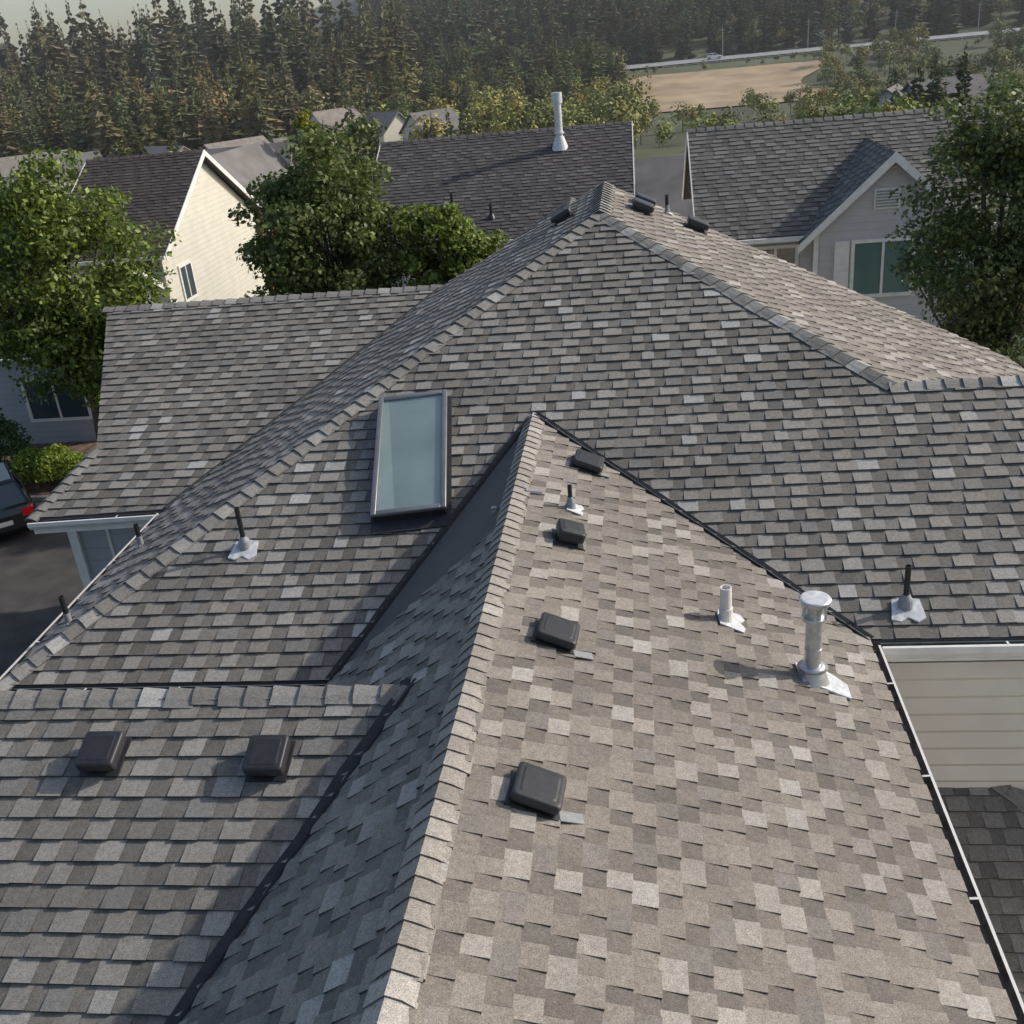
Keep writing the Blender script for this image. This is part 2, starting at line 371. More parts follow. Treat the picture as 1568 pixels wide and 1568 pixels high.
def loft(g,rings):
    n=len(rings[0]); b=[p for r in rings for p in r]
    fs=[(i*n+j,i*n+(j+1)%n,(i+1)*n+(j+1)%n,(i+1)*n+j) for i in range(len(rings)-1) for j in range(n)]
    fs.append(tuple(range(n))[::-1]); fs.append(tuple(range(len(b)-n,len(b)))); g.add(b,fs)
def box_vent(zf,x,y,size=.32,h=.11,rot=0):
    e=empty('roof_box_vent'); e.matrix_world=frameM(zf,x,y,rot)
    s=size/2
    g=Geo(); g.box(-s-.006,s+.006,-s-.012,s+.02,.010,.027); parent(g.obj('base_flange',M_BLACKPL),e)
    g=Geo(); g.box(-s+.03,s-.03,-s+.045,s-.03,.02,h*.6); parent(g.obj('throat',M_PIPE),e)
    g=Geo()
    loft(g,[rr(s-.004,.025,h*.42),rr(s,.03,h*.5),rr(s,.03,h*.9),rr(s-.006,.028,h*.97),rr(s-.016,.024,h),rr(s-.03,.02,h+.001)])
    o=g.obj('hood',M_BLACKPL); parent(o,e)
    for p in o.data.polygons: p.use_smooth=True
    m=o.modifiers.new('es','EDGE_SPLIT'); m.split_angle=math.radians(40)
    g=Geo(); loft(g,[rr(s-.035,.02,h+.0005),rr(s-.05,.02,h+.006)]); parent(g.obj('lid_panel',M_BLACKPL),e)
    return e
for x,y,r,sz in[(-.76,4.87,.0,.31),(-.76,6.66,0,.31),(-.66,10.12,0,.32)]: box_vent(AR,x,y,sz,.115,math.radians(-4))
box_vent(AR,-.76,8.31,.25,.16,math.radians(8))
for x,y in[(-4.15,5.84),(-2.84,5.80)]: box_vent(C,x,y,.30,.16)
for x,y in[(.02,16.45),(.06,17.1),(.87,16.8)]: box_vent(RP,x,y,.34,.16)
box_vent(LP,-1.17,16.5,.34,.14)
g=Geo()
for x,y,w,l in[(-.545,4.76,.08,.15),(-.55,6.52,.08,.15),(-.47,10.0,.06,.1)]:
    M=frameM(AR,x,y,.2); g.box(-w/2,w/2,-l/2,l/2,.020,.028,M=M)
g.obj('vent_patch_flashing',M_LEAD,house)
def pipe_vent(zf,x,y,h=.42,r=.027,mp=None,boot=1.0,plate=.17,rot=0,name='plumbing_vent_pipe'):
    e=empty(name); e.location=(x,y,Zp(zf,x,y)); M=frameM(zf,0,0,rot); M.translation=(0,0,0)
    g=Geo(); p=plate
    vs=[M@Vector(v) for v in[(-p,-p,.028),(-p*.5,-p*1.15,.028),(0,-p*.85,.028),(p*.55,-p*1.2,.028),(p*1.05,-p*.9,.028),(p*.9,p*.5,.028),(p*.3,p*.6,.028),(-p*.75,p*.5,.028)]]
    vb=[v-Vector((0,0,.014)) for v in vs]; k=8
    g.add(vs+vb,[tuple(range(k))]+[(i,k+i,k+(i+1)%k,(i+1)%k) for i in range(k)]); parent(g.obj('flashing_plate',M_FLASH),e)
    g=Geo(); rb=max(r*1.3,p*.5*boot)
    g.tube((0,0,.0),(0,0,.09),rb,max(r*1.15,rb*.8),16); g.tube((0,0,.09),(0,0,.14),max(r*1.15,rb*.8),r*1.2,16); parent(g.obj('boot',M_LEAD if boot>.5 else (mp or M_LEAD)),e)
    g=Geo(); g.tube((0,0,.02),(0,0,h),r,r,16,cap=False); g.tube((0,0,h),(0,0,h-.06),r*.8,r*.8,16,cap=False)
    g.add([(r*math.cos(a*math.pi/8)*q,r*math.sin(a*math.pi/8)*q,h) for q in(1,.8) for a in range(16)],[(i,(i+1)%16,16+(i+1)%16,16+i) for i in range(16)])
    parent(g.obj('pipe',mp or M_PIPE),e); return e
pipe_vent(B,-4.33,9.42,.48,plate=.15)
pipe_vent(B,2.30,8.5,.44,plate=.15)
pipe_vent(AR,-.76,8.98,.26,.022,plate=.10)
pipe_vent(AR,.61,7.72,.34,.05,M_WHITEPVC,plate=.14,boot=.3)
pipe_vent(LP,-6.19,10.6,.30,.03,plate=.05,mp=M_PIPE)
pipe_vent(LP,-6.15,8.75,.34,.03,plate=.05,mp=M_PIPE)
pipe_vent(RP,.45,17.3,.3,.03,plate=.08)
# flue
e=empty('metal_flue_chimney'); fx,fy=1.26,7.2; e.location=(fx,fy,Zp(AR,fx,fy)); M=frameM(AR,0,0,-math.pi/2); M.translation=(0,0,0)
g=Geo(); g.add([M@Vector(v) for v in[(-.10,-.1,.03),(.30,-.16,.03),(.30,.04,.03),(.14,.15,.03),(-.14,.14,.03)]]+[M@Vector(v) for v in[(-.10,-.1,.015),(.30,-.16,.015),(.30,.04,.015),(.14,.15,.015),(-.14,.14,.015)]],[(0,1,2,3,4)]+[(i,5+i,5+(i+1)%5,(i+1)%5) for i in range(5)]); parent(g.obj('base_plate',M_FLASH),e)
g=Geo(); g.tube((0,0,-.02),(0,0,.13),.14,.09,24,cap=False); g.tube((0,0,.125),(0,0,.15),.125,.078,24); parent(g.obj('cone_flashing',M_GALV,smooth=True),e)
g=Geo(); g.tube((0,0,.1),(0,0,.60),.066,.066,24); g.tube((0,0,.30),(0,0,.312),.070,.070,24); parent(g.obj('pipe',M_GALV),e)
g=Geo(); g.tube((0,0,.56),(0,0,.585),.07,.105,28); g.tube((0,0,.585),(0,0,.61),.105,.10,28)
for i in range(6):
    a=i*math.pi/3+.4; g.tube((.095*math.cos(a),.095*math.sin(a),.60),(.095*math.cos(a),.095*math.sin(a),.74),.012,.012,6)
g.tube((0,0,.60),(0,0,.74),.07,.07,20)
g.tube((0,0,.73),(0,0,.765),.122,.125,32); g.tube((0,0,.765),(0,0,.772),.125,.115,32); parent(g.obj('rain_cap',M_GALV),e)
g=Geo(); g.tube((0,0,.772),(0,0,.776),.113,.10,32); parent(g.obj('cap_top',M_FLASH),e)
# skylight
sk=empty('skylight'); sk.matrix_world=frameM(B,-2.645,10.57,math.radians(5.8))
w,l,h=.395,.935,.15
g=Geo(); g.box(-w,w,-l,l,0,h-.02); parent(g.obj('curb',M_BLACKPL),sk)
g=Geo(); fr=.045
g.box(-w-.015,-w+fr,-l-.015,l+.015,h-.03,h+.02); g.box(w-fr,w+.015,-l-.015,l+.015,h-.03,h+.02)
g.box(-w+fr,w-fr,l-fr,l+.015,h-.03,h+.018); g.box(-w+fr,w-fr,-l-.015,-l+fr,h-.03,h+.018)
o=parent(g.obj('frame',M_BRONZE),sk); bevel(o,.008,2)
M_SKG=bpy.data.materials.new('skylight_glazing'); M_SKG.use_nodes=True
nt=M_SKG.node_tree;N=nt.nodes;Lk=nt.links
for x in list(N):
    if x.type=='BSDF_PRINCIPLED': N.remove(x)
tr=N.new('ShaderNodeBsdfTransparent'); tr.inputs[0].default_value=(.93,.99,.97,1); gl=N.new('ShaderNodeBsdfGlossy'); gl.inputs['Roughness'].default_value=.03
lw=N.new('ShaderNodeLayerWeight'); lw.inputs[0].default_value=.3; mr=N.new('ShaderNodeMapRange'); mr.inputs['To Min'].default_value=.06; mr.inputs['To Max'].default_value=.8
mx=N.new('ShaderNodeMixShader'); Lk.new(lw.outputs['Fresnel'],mr.inputs[0]); Lk.new(mr.outputs[0],mx.inputs[0]); Lk.new(tr.outputs[0],mx.inputs[1]); Lk.new(gl.outputs[0],mx.inputs[2]); Lk.new(mx.outputs[0],N['Material Output'].inputs[0])
g=Geo(); a,b=w-fr,l-fr
g.add([(-a,-b,h-.006),(a,-b,h-.006),(a,b,h-.006),(-a,b,h-.006)],[(0,1,2,3)]); parent(g.obj('glass',M_SKG),sk)
M_SHAFTVIEW=mat('shaft_view_tone',(.66,.70,.66),.7,noise=.12,nscale=1.6)
g=Geo(); g.box(-a,a,-b,b,h-.019,h-.0165); parent(g.obj('painted_shaft_view',M_SHAFTVIEW),sk)  # flat panel, shaft view and pale sky reflection painted as one tone
M_SHAFTVIEW2=mat('shaft_side_tone',(.85,.88,.80),.7,noise=.06,nscale=2)
g=Geo(); g.add([(-a,-b,h-.0135),(-a+.20,-b,h-.0135),(-a+.06,b,h-.0135),(-a,b,h-.0135)],[(0,1,2,3)]); parent(g.obj('painted_shaft_side',M_SHAFTVIEW2),sk)  # paler flat wedge painted for the shaft wall; no shaft is built
g=Geo(); g.box(-w-.02,w+.06,-l-.17,-l,.014,.034); g.box(-w-.04,-w,-l,l,.012,.03); g.box(w,w+.05,-l,l+.05,.012,.03); parent(g.obj('tar_flashing',M_VALLEY),sk)
# ------------------------------------------------------------------ neighbour houses
def window(g_fr,g_gl,x0,x1,y,z0,z1,axis='y',sgn=-1,mull=True):
    def bx(g,a0,a1,z0,z1,d0,d1):
        if axis=='y': g.box(a0,a1,min(y+sgn*d0,y+sgn*d1),max(y+sgn*d0,y+sgn*d1),z0,z1)
        else: g.box(min(y+sgn*d0,y+sgn*d1),max(y+sgn*d0,y+sgn*d1),a0,a1,z0,z1)
    bx(g_gl,x0,x1,z0,z1,.0,.02)
    bx(g_fr,x0-.1,x0,z0-.1,z1+.1,0,.06); bx(g_fr,x1,x1+.1,z0-.1,z1+.1,0,.06)
    bx(g_fr,x0,x1,z1,z1+.1,0,.06); bx(g_fr,x0,x1,z0-.1,z0,0,.06)
    if mull: bx(g_fr,(x0+x1)/2-.035,(x0+x1)/2+.035,z0,z1,0,.05)
def gable_house(name,x0,x1,yf,yr,yb,ze,zr,wallmat,pal,expo=.19,over=.35,windows=(),rake=M_TRIM,z0=0,wr=(.2,.42)):
    e=empty(name)
    sf=(zr-ze)/(yr-yf); sb=(zr-ze)/(yb-yr)
    F=(zr-sf*yr,0,sf); Bk=(zr+sb*yr,0,-sb)
    roof_face('roof_front',F,[[(x0,yf),(x1,yf),(x1,yr),(x0,yr)]],pal,e,expo=expo,wr=wr,seed=len(name))
    roof_face('roof_back',Bk,[[(x0,yr),(x1,yr),(x1,yb),(x0,yb)]],pal,e,expo=.3,wr=(.4,.8),seed=3)
    caps('ridge_caps',(x0,yr,zr),(x1,yr,zr),plane_frame(F)[0],plane_frame(Bk)[0],pal[0],e,wid=.16,expo=.3)
    g=Geo(); a,b=x0+over,x1-over; f,bb=yf+over,yb-over
    zc=ze-.05
    rz=zr-.15
    vs=[(a,f,z0),(b,f,z0),(b,bb,z0),(a,bb,z0),(a,f,zc),(b,f,zc),(b,bb,zc),(a,bb,zc),(a,yr,rz),(b,yr,rz)]
    g.add(vs,[(0,1,5,4),(1,2,6,9,5),(2,3,7,6),(3,0,4,8,7)]); g.obj('walls',wallmat,e)
    t=Geo()
    for xx in(x0-.03,x1):
        for (ya,za,yb2,zb2) in((yf,ze,yr,zr),(yb,ze,yr,zr)):
            t.add([(xx,ya,za+.03),(xx,yb2,zb2+.03),(xx,yb2,zb2-.2),(xx,ya,za-.2),(xx+.03,ya,za+.03),(xx+.03,yb2,zb2+.03),(xx+.03,yb2,zb2-.2),(xx+.03,ya,za-.2)],[(0,1,2,3),(7,6,5,4),(0,4,5,1),(3,2,6,7),(0,3,7,4),(1,5,6,2)])
    t.box(x0,x1,yf-.12,yf-.01,ze-.14,ze-.02); t.obj('fascia_trim',rake,e)
    fr=Geo();gl=Geo()
    for wd in windows: window(fr,gl,*wd)
    if windows: fr.obj('window_frames',M_TRIM,e); gl.obj('window_glass',M_GLASS,e)
    return e
n1=gable_house('brown_roof_house',-9.4,-.15,33.8,39.5,45.2,5.0,7.8,M_BEIGE,PAL_DARK)
e=empty('chimney_pipe'); e.location=(-2.7,38.4,7.25)
g=Geo(); g.tube((0,0,-.1),(0,0,.35),.32,.16,20); g.tube((0,0,.35),(0,0,1.6),.13,.13,20); g.tube((0,0,1.45),(0,0,1.8),.18,.18,20); g.tube((0,0,.45),(0,0,.5),.18,.18,20); parent(g.obj('pipe',M_FLASH),e)
for p in[(-4.9,34.9),(-6.3,35.6)]:
    z=7.8+.49*(p[1]-39.5); g=Geo(); g.tube((p[0],p[1],z-.1),(p[0],p[1],z+.45),.05,.05,10); g.tube((p[0],p[1],z-.05),(p[0],p[1],z+.12),.15,.07,10); g.obj('roof_pipe',M_PIPE,n1)
n2=gable_house('grey_gable_house',1.6,13.5,30.2,34.6,39,5.15,7.8,M_GREYSIDE,PAL_OLD,windows=[(3.3,4.4,30.55,3.7,4.75)])
wL=(7.23+.93*-6.85+0,.93,0); wR=(7.23+.93*6.85,-.93,0)
roof_face('cross_gable_left',wL,[[(6.85,29.7),(6.85,33.8),(4.45,30.2),(4.45,29.7)]],PAL_OLD,n2,seed=4,expo=.19,wr=(.2,.4))
roof_face('cross_gable_right',wR,[[(6.85,29.7),(6.85,33.8),(9.25,30.2),(9.25,29.7)]],PAL_OLD,n2,seed=5,expo=.19,wr=(.2,.4))
g=Geo(); g.add([(4.85,30.0,0),(8.85,30.0,0),(8.85,30.0,5.3),(6.85,30.0,7.05),(4.85,30.0,5.3),(4.85,31,0),(4.85,31,5.3),(8.85,31,0),(8.85,31,5.3)],[(0,1,2,3,4),(0,4,6,5),(1,7,8,2)]); g.obj('cross_wall',M_GREYSIDE,n2)
g=Geo()
for sx in(-1,1):
    x1=6.85;x2=6.85+sx*2.5
    g.add([(x1,29.66,7.27),(x2,29.66,7.27-.93*2.5),(x2,29.66,7.05-.93*2.5),(x1,29.66,7.0),(x1,29.70,7.27),(x2,29.70,7.27-.93*2.5),(x2,29.70,7.05-.93*2.5),(x1,29.70,7.0)],[(0,1,2,3),(4,5,6,7),(0,1,5,4),(3,2,6,7)])
g.box(4.82,4.95,29.93,29.998,0,5.2)
gg=Geo(); window(g,gg,5.95,7.5,30.0,3.4,4.85); g.box(5.4,5.8,29.92,29.99,3.3,4.95)
g.box(6.4,7.1,29.95,29.99,5.75,6.3)
g.obj('rake_trim',M_TRIM,n2); gg.obj('cross_window',mat('bay_glass',(.12,.19,.19),.08,spec=.9),n2)
g=Geo()
for i in range(6): g.box(6.45,7.05,29.93,29.95,5.8+i*.08,5.84+i*.08)
g.obj('gable_louvre',M_LEAD,n2)
n0=gable_house('cream_gable_house',-21.8,-16.9,35.6,41,46.4,5.0,8.0,M_CREAM,PAL_BROWN,windows=[(-18.6,-17.6,35.95,3.6,4.8)])
fr=Geo();gl=Geo(); window(fr,gl,37.2,38.2,-17.25,3.0,4.2,'x',1); window(fr,gl,39.2,40.0,-17.25,.7,2.0,'x',1); fr.obj('side_frames',M_TRIM,n0); gl.obj('side_glass',M_GLASS,n0)
nw=gable_house('bluegrey_house',-30,-17.4,29.9,34,37.5,3.1,4.9,M_BLUEGREY,PAL_OLD,windows=[(-20.2,-18.2,30.25,.9,2.2),(-24,-22.5,30.25,.9,2.2)])
n4=empty('low_gable_house'); RZ=7.12
roof_face('roof_left',(RZ+.6*1.7,.6,0),[[(-1.7,25),(-1.7,27),(-4.4,27),(-4.4,25)]],PAL_OLD,n4,expo=.19)
roof_face('roof_right',(RZ-.6*1.7,-.6,0),[[(-1.7,25),(-1.7,27),(1.0,27),(1.0,25)]],PAL_OLD,n4,expo=.19)
g=Geo(); g.add([(-4.1,25.3,0),(.7,25.3,0),(.7,25.3,5.55),(-1.7,25.3,6.95),(-4.1,25.3,5.55),(-4.1,26.8,0),(.7,26.8,0),(.7,26.8,5.55),(-1.7,26.8,6.95),(-4.1,26.8,5.55)],[(0,1,2,3,4),(5,6,7,8,9),(0,4,9,5),(1,2,7,6)]); g.obj('walls',M_BEIGE,n4)
g=Geo()
for sx in(-1,1):
    g.add([(-1.7,24.95,RZ+.05),(-1.7+sx*2.75,24.95,RZ+.05-.6*2.75),(-1.7+sx*2.75,24.95,RZ-.15-.6*2.75),(-1.7,24.95,RZ-.17),(-1.7,25.0,RZ+.05),(-1.7+sx*2.75,25.0,RZ+.05-.6*2.75),(-1.7+sx*2.75,25.0,RZ-.15-.6*2.75),(-1.7,25.0,RZ-.17)],[(0,1,2,3),(4,5,6,7),(0,1,5,4),(3,2,6,7)])
g.obj('rake_trim',M_TRIM,n4)
# ------------------------------------------------------------------ terrain
def lerp1(x,xs,ys): return np.interp(x,xs,ys)
def terr(x,y):
    x=np.asarray(x,float);y=np.asarray(y,float)
    az=x/np.maximum(y,1)
    f=np.clip((az+.30)/.13,0,1); f=f*f*(3-2*f)
    near=lerp1(y,[-1e5,52,200,300,340,400,420],[0,0,-11.5,-11,-9,-3.5,-3])
    hill=lerp1(y,[0,425,700,1200,3000,1e5],[0,0,46,125,220,220])
    left=lerp1(y,[0,180,260,420,900,1e5],[0,0,3,10,8,8])
    w=np.sin(x*.013+1)*np.cos(y*.011)*1.2*np.clip((y-80)/200,0,1)
    return near+hill*f+left*np.clip((-.1-az)/.25,0,1)*(np.clip(y/200,0,1))+w
xs=np.concatenate([np.linspace(-4000,-450,12),np.linspace(-400,500,76),np.linspace(560,4000,12)])
ys=np.concatenate([[-4000,-1500,-400,-100],np.linspace(-40,900,80),np.linspace(950,5000,14)])
X,Y=np.meshgrid(xs,ys); Zt=terr(X,Y); nx,ny=len(xs),len(ys)
vv=np.stack([X.ravel(),Y.ravel(),Zt.ravel()],1)
idx=np.arange(nx*ny).reshape(ny,nx)
q=np.stack([idx[:-1,:-1],idx[:-1,1:],idx[1:,1:],idx[1:,:-1]],-1).reshape(-1,4)
M_GRASS=mat('ground_grass',(.075,.085,.04),.95,noise=.45,nscale=.05,bump=.3,bscale=2)
np_mesh('ground',vv,q,np.ones((len(q),3)),M_GRASS)
def sheet(name,pts_fn,nu,nv,material,off):
    U_,V_=np.meshgrid(np.linspace(0,1,nu),np.linspace(0,1,nv)); x,y=pts_fn(U_,V_); z=terr(x,y)+off
    vv=np.stack([x.ravel(),y.ravel(),z.ravel()],1); idx=np.arange(nu*nv).reshape(nv,nu)
    q=np.stack([idx[:-1,:-1],idx[:-1,1:],idx[1:,1:],idx[1:,:-1]],-1).reshape(-1,4)
    return np_mesh(name,vv,q,np.ones((len(q),3)),material)
g=Geo(); g.box(-40,-8,5,25.4,-.1,.006); g.obj('driveway',M_ASPH)
M_MULCH=mat('mulch',(.15,.10,.075),.95,noise=.5,nscale=4,bump=.8,bscale=20)
g=Geo(); g.box(-40,-9,25.55,30.2,-.1,.03); g.obj('mulch_bed',M_MULCH)
g=Geo(); g.box(-40,-9,25.4,25.55,-.1,.13); g.obj('kerb',mat('concrete',(.35,.34,.32),.9,noise=.15,nscale=3))
M_FIELD=mat('dry_field',(.37,.275,.165),.95,noise=.3,nscale=.09)
def fieldpts(u,v):
    y=300+v*78; x=y*(.0+.05*np.sin(v*3.1)*(1-u)*(-1)+.155*u+.01*np.sin(v*9)*u)
    return x,y
sheet('dry_grass_field',fieldpts,30,14,M_FIELD,.5)
sheet('distant_road',lambda u,v:(-30+260*u,394+v*13+np.sin(u*4)*3),60,4,mat('road_asphalt',(.30,.30,.30),.9,noise=.1,nscale=.3),.7)
g=Geo()
for i in range(40):
    x=10+i*4; y=392+np.sin((x+30)/260*4)*3; z=float(terr(x,y))
    g.tube((x,y,z),(x,y,z+1.3),.07,.07,6)
    y2=392+np.sin((x+34)/260*4)*3; z2=float(terr(x+4,y2))
    for hh in(.6,1.1): g.tube((x,y,z+hh),(x+4,y2,z2+hh),.06,.06,5)
g.obj('roadside_fence',M_WHITEPVC)
# ------------------------------------------------------------------ trees
def rand_unit(n,rng):
    v=rng.normal(size=(n,3)); return v/np.linalg.norm(v,axis=1,keepdims=True)
def leaf_quads(c,nrm,size,rng):
    n=len(c); t=rand_unit(n,rng); a=np.cross(nrm,t); a/=np.linalg.norm(a,axis=1,keepdims=True)+1e-9; b=np.cross(nrm,a)
    s=size[:,None]; k=.62
    v=np.stack([c-a*s,c-b*s*k,c+a*s,c+b*s*k],1).reshape(-1,3)
    return v,np.arange(4*n).reshape(n,4)
def leafy_tree(name,base,cc,rad,nclump=60,nleaf=22000,leaf=.085,pal=None,seed=1,trunk=.16):
    rng=np.random.default_rng(seed); e=empty(name)
    base=Vector(base); cc=np.array(cc);rad=np.array(rad)
    u=rand_unit(nclump,rng); r=rng.uniform(.25,1.0,nclump)**.6
    cl=cc+u*rad*r[:,None]*.88
    cl+=rng.normal(size=cl.shape)*rad*.08
    cr=rad.mean()*rng.uniform(.11,.27,nclump)
    w=cr**2; pick_=rng.choice(nclump,nleaf,p=w/w.sum())
    dirs=rand_unit(nleaf,rng); dirs[:,2]=np.abs(dirs[:,2])*np.where(rng.random(nleaf)<.65,1,-1)
    rr_=cr[pick_]*rng.uniform(.1,1.25,nleaf)**.6
    pos=cl[pick_]+dirs*rr_[:,None]*np.array([1.25,1.25,.8])
    nrm=dirs*.6+rand_unit(nleaf,rng)*.9+np.array([0,0,.45]); nrm/=np.linalg.norm(nrm,axis=1,keepdims=True)
    sz=leaf*rng.uniform(.55,1.25,nleaf)
    v,qd=leaf_quads(pos,nrm,sz,rng)
    P=np.array(pal); ct=rng.uniform(.0,1,nclump)[pick_]; mix=np.clip(ct*.6+rng.uniform(0,.5,nleaf),0,1)
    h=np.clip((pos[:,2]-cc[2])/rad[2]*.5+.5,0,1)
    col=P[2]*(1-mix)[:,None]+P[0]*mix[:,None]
    br=(rng.random(nleaf)<(.15+.4*h*ct)); col[br]=P[1]*rng.uniform(.8,1.2,(br.sum(),1))  # bright leaves likelier toward the top: light from above painted into colour
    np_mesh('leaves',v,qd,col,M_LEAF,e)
    g=Geo(); top=Vector(cc)+Vector((0,0,-rad[2]*.2)); 
    pts=[base,base.lerp(top,.35)+Vector((.08,-.05,0)),base.lerp(top,.7)+Vector((-.06,.06,0)),top]
    rs=[trunk,trunk*.75,trunk*.55,trunk*.35]
    for i in range(3): g.tube(pts[i],pts[i+1],rs[i],rs[i+1],10,False)
    for i in range(min(nclump,44)):
        s0=base.lerp(top,rng.uniform(.35,.98)); tgt=Vector(cl[i]); mid=s0.lerp(tgt,.55)+Vector((0,0,.15))
        g.tube(s0,mid,trunk*.3,trunk*.18,6,False); g.tube(mid,tgt,trunk*.18,trunk*.06,6,False)
    g.obj('trunk',M_BARK,e,smooth=True)
    return e
G1=((.15,.205,.038),(.29,.36,.065),(.075,.115,.024)); G2=((.12,.16,.045),(.21,.255,.075),(.06,.085,.024)); G3=((.10,.14,.05),(.175,.22,.065),(.05,.08,.028))
leafy_tree('maple_tree',(-16.9,28.3,0),(-16.9,28.6,5.6),(3.2,2.8,4.1),125,36000,.09,G1,1,.2)
leafy_tree('maple_tree',(-8.2,27.2,0),(-8.2,27.2,6.6),(2.4,2.3,2.9),100,26000,.08,G2,2,.16)
leafy_tree('maple_tree',(-5.0,26.8,0),(-5.0,26.9,5.5),(1.5,1.4,2.1),70,15000,.08,G1,3,.12)
leafy_tree('maple_tree',(7.7,23.6,0),(7.6,23.5,6.0),(2.25,2.1,3.5),110,32000,.07,G3,4,.16)
leafy_tree('yellow_green_tree',(-18.5,62,-1),(-18.0,60,6.6),(1.2,1.2,2.0),30,5000,.12,((.24,.25,.04),(.38,.36,.05),(.14,.16,.03)),5,.12)
def shrub(name,c,r,seed,pal):
    rng=np.random.default_rng(seed); n=4000; u=rand_unit(n,rng); u[:,2]=np.abs(u[:,2]); pos=np.array(c)+u*np.array(r)*(rng.uniform(.5,1.08,(n,1))**.5)*(1+.12*np.sin(u[:,:1]*9))
    nr=u*.6+rand_unit(n,rng)*.7; nr/=np.linalg.norm(nr,axis=1,keepdims=True)
    v,q_=leaf_quads(pos,nr,np.full(n,.06),rng); P=np.array(pal); m=rng.random((n,1)); col=P[0]*m+P[1]*(1-m)
    e=empty(name); np_mesh('leaves',v,q_,col,M_LEAF,e); g=Geo()
    for i in range(7):
        a=i*.9; g.tube((c[0],c[1],.0),(c[0]+math.cos(a)*r[0]*.6,c[1]+math.sin(a)*r[1]*.6,c[2]+r[2]*.6),.025,.01,6)
    g.obj('stems',M_BARK,e); return e
shrub('shrub',(-17.9,26.8,.35),(1.2,.8,.75),1,((.32,.38,.05),(.16,.24,.04)))
shrub('shrub',(-20.2,27.6,.4),(1.2,.9,1.9),2,((.10,.17,.05),(.06,.11,.03)))
shrub('shrub',(-16.2,27.6,.2),(.6,.5,.5),3,((.09,.13,.05),(.06,.10,.03)))
# distant protos
def proto_conifer(rng,lv=22,nb=8):
    C_=[];Q=[];K=[]; rbase=rng.uniform(.17,.25); pw=rng.uniform(.6,1.0)
    for i in range(lv):
        t=i/(lv-1); z=.08+.92*t**.95; rad=(rbase*(1-t)**pw+.010)*rng.uniform(.72,1.2)
        k=max(4,int(nb*(1-t*.5)))
        for j in range(k):
            a=2*math.pi*(j+rng.random())/k; r=rad*rng.uniform(.5,1.2); dz=-r*rng.uniform(.05,.6)
            ca,sa=math.cos(a),math.sin(a); w=r*.36
            z0=z+rng.uniform(-.025,.025)
            p0=(0,0,z0);p1=(ca*r*.6-sa*w,sa*r*.6+ca*w,z0+dz*.7);p2=(ca*r,sa*r,z0+dz*.8);p3=(ca*r*.6+sa*w,sa*r*.6-ca*w,z0+dz*.7)
            b=len(C_);C_+=[p0,p1,p2,p3];Q.append((b,b+1,b+2,b+3));K.append(rng.uniform(.7,1.3)*(.85+.3*t))
            p1=(ca*r*.55,sa*r*.55,z0+dz*.25+.012);p3=(ca*r*.55,sa*r*.55,z0+dz*1.2-.02)
            b=len(C_);C_+=[p0,p1,p2,p3];Q.append((b,b+1,b+2,b+3));K.append(rng.uniform(.6,1.15))
    b=len(C_);C_+=[(-.008,0,0),(.008,0,0),(.003,0,.9),(-.003,0,.9)];Q.append((b,b+1,b+2,b+3));K.append(.8)
    return np.array(C_),np.array(Q),np.array(K)
def proto_decid(rng,n=420):
    nc=16;u=rand_unit(nc,rng);cl=u*rng.uniform(.2,.8,(nc,1))*np.array([.34,.34,.36])+np.array([0,0,.58]);cr=rng.uniform(.08,.17,nc)
    p=rng.integers(0,nc,n);d_=rand_unit(n,rng);pos=cl[p]+d_*cr[p][:,None]*rng.uniform(.5,1.2,(n,1))
    nr=d_*.8+rand_unit(n,rng)*.6+np.array([0,0,.3]);nr/=np.linalg.norm(nr,axis=1,keepdims=True)
    v,q_=leaf_quads(pos,nr,rng.uniform(.022,.045,n),rng)
    k=rng.uniform(.7,1.3,n)*(rng.uniform(.7,1.2,nc)[p])
    b=len(v); v=np.concatenate([v,np.array([(-.015,0,-.05),(.015,0,-.05),(.01,0,.6),(-.01,0,.6)])]);q_=np.concatenate([q_,[[b,b+1,b+2,b+3]]]);k=np.append(k,.5)
    return v,q_,k
prng=np.random.default_rng(5)
CON=[proto_conifer(prng) for _ in range(8)]; DEC=[proto_decid(prng) for _ in range(6)]
def scatter(name,protos,P,Hs,cols,material,rng,wid=(.85,1.25)):
    Vs=[];Qs=[];Cs=[];off=0
    for (x,y),h,c in zip(P,Hs,cols):
        v,q_,k=protos[rng.integers(len(protos))]; a=rng.uniform(0,6.28);ca,sa=math.cos(a),math.sin(a);w=rng.uniform(*wid)*h
        z=float(terr(x,y))-.3
        vv=np.stack([(v[:,0]*ca-v[:,1]*sa)*w+x,(v[:,0]*sa+v[:,1]*ca)*w+y,v[:,2]*h+z],1)
        Vs.append(vv);Qs.append(q_+off);off+=len(v);Cs.append(k[:,None]*np.array(c)[None])
    return np_mesh(name,np.concatenate(Vs),np.concatenate(Qs),np.clip(np.concatenate(Cs),0,1),material)
def sample(n,a0,a1,y0,y1,rng,reject=None):
    out=[]
    while len(out)<n:
        a=rng.uniform(a0,a1);y=math.sqrt(rng.uniform(y0*y0,y1*y1)); x=a*y
        if reject and reject(x,y): continue
        out.append((x,y))
    return out
def infield(x,y):
    az=x/y
    return (296<y<382 and -.01<az<.165) or (388<y<412) or (270<y<=296 and .0<az<.15 and RNG.random()<.6)
def ccol(n,base,var=.35):
    return [tuple(np.array(base)*RNG.uniform(1-var,1+var)*np.array([RNG.uniform(.9,1.35),1,RNG.uniform(.8,1.1)])) for _ in range(n)]
P=[];Hh=[];Cc=[]
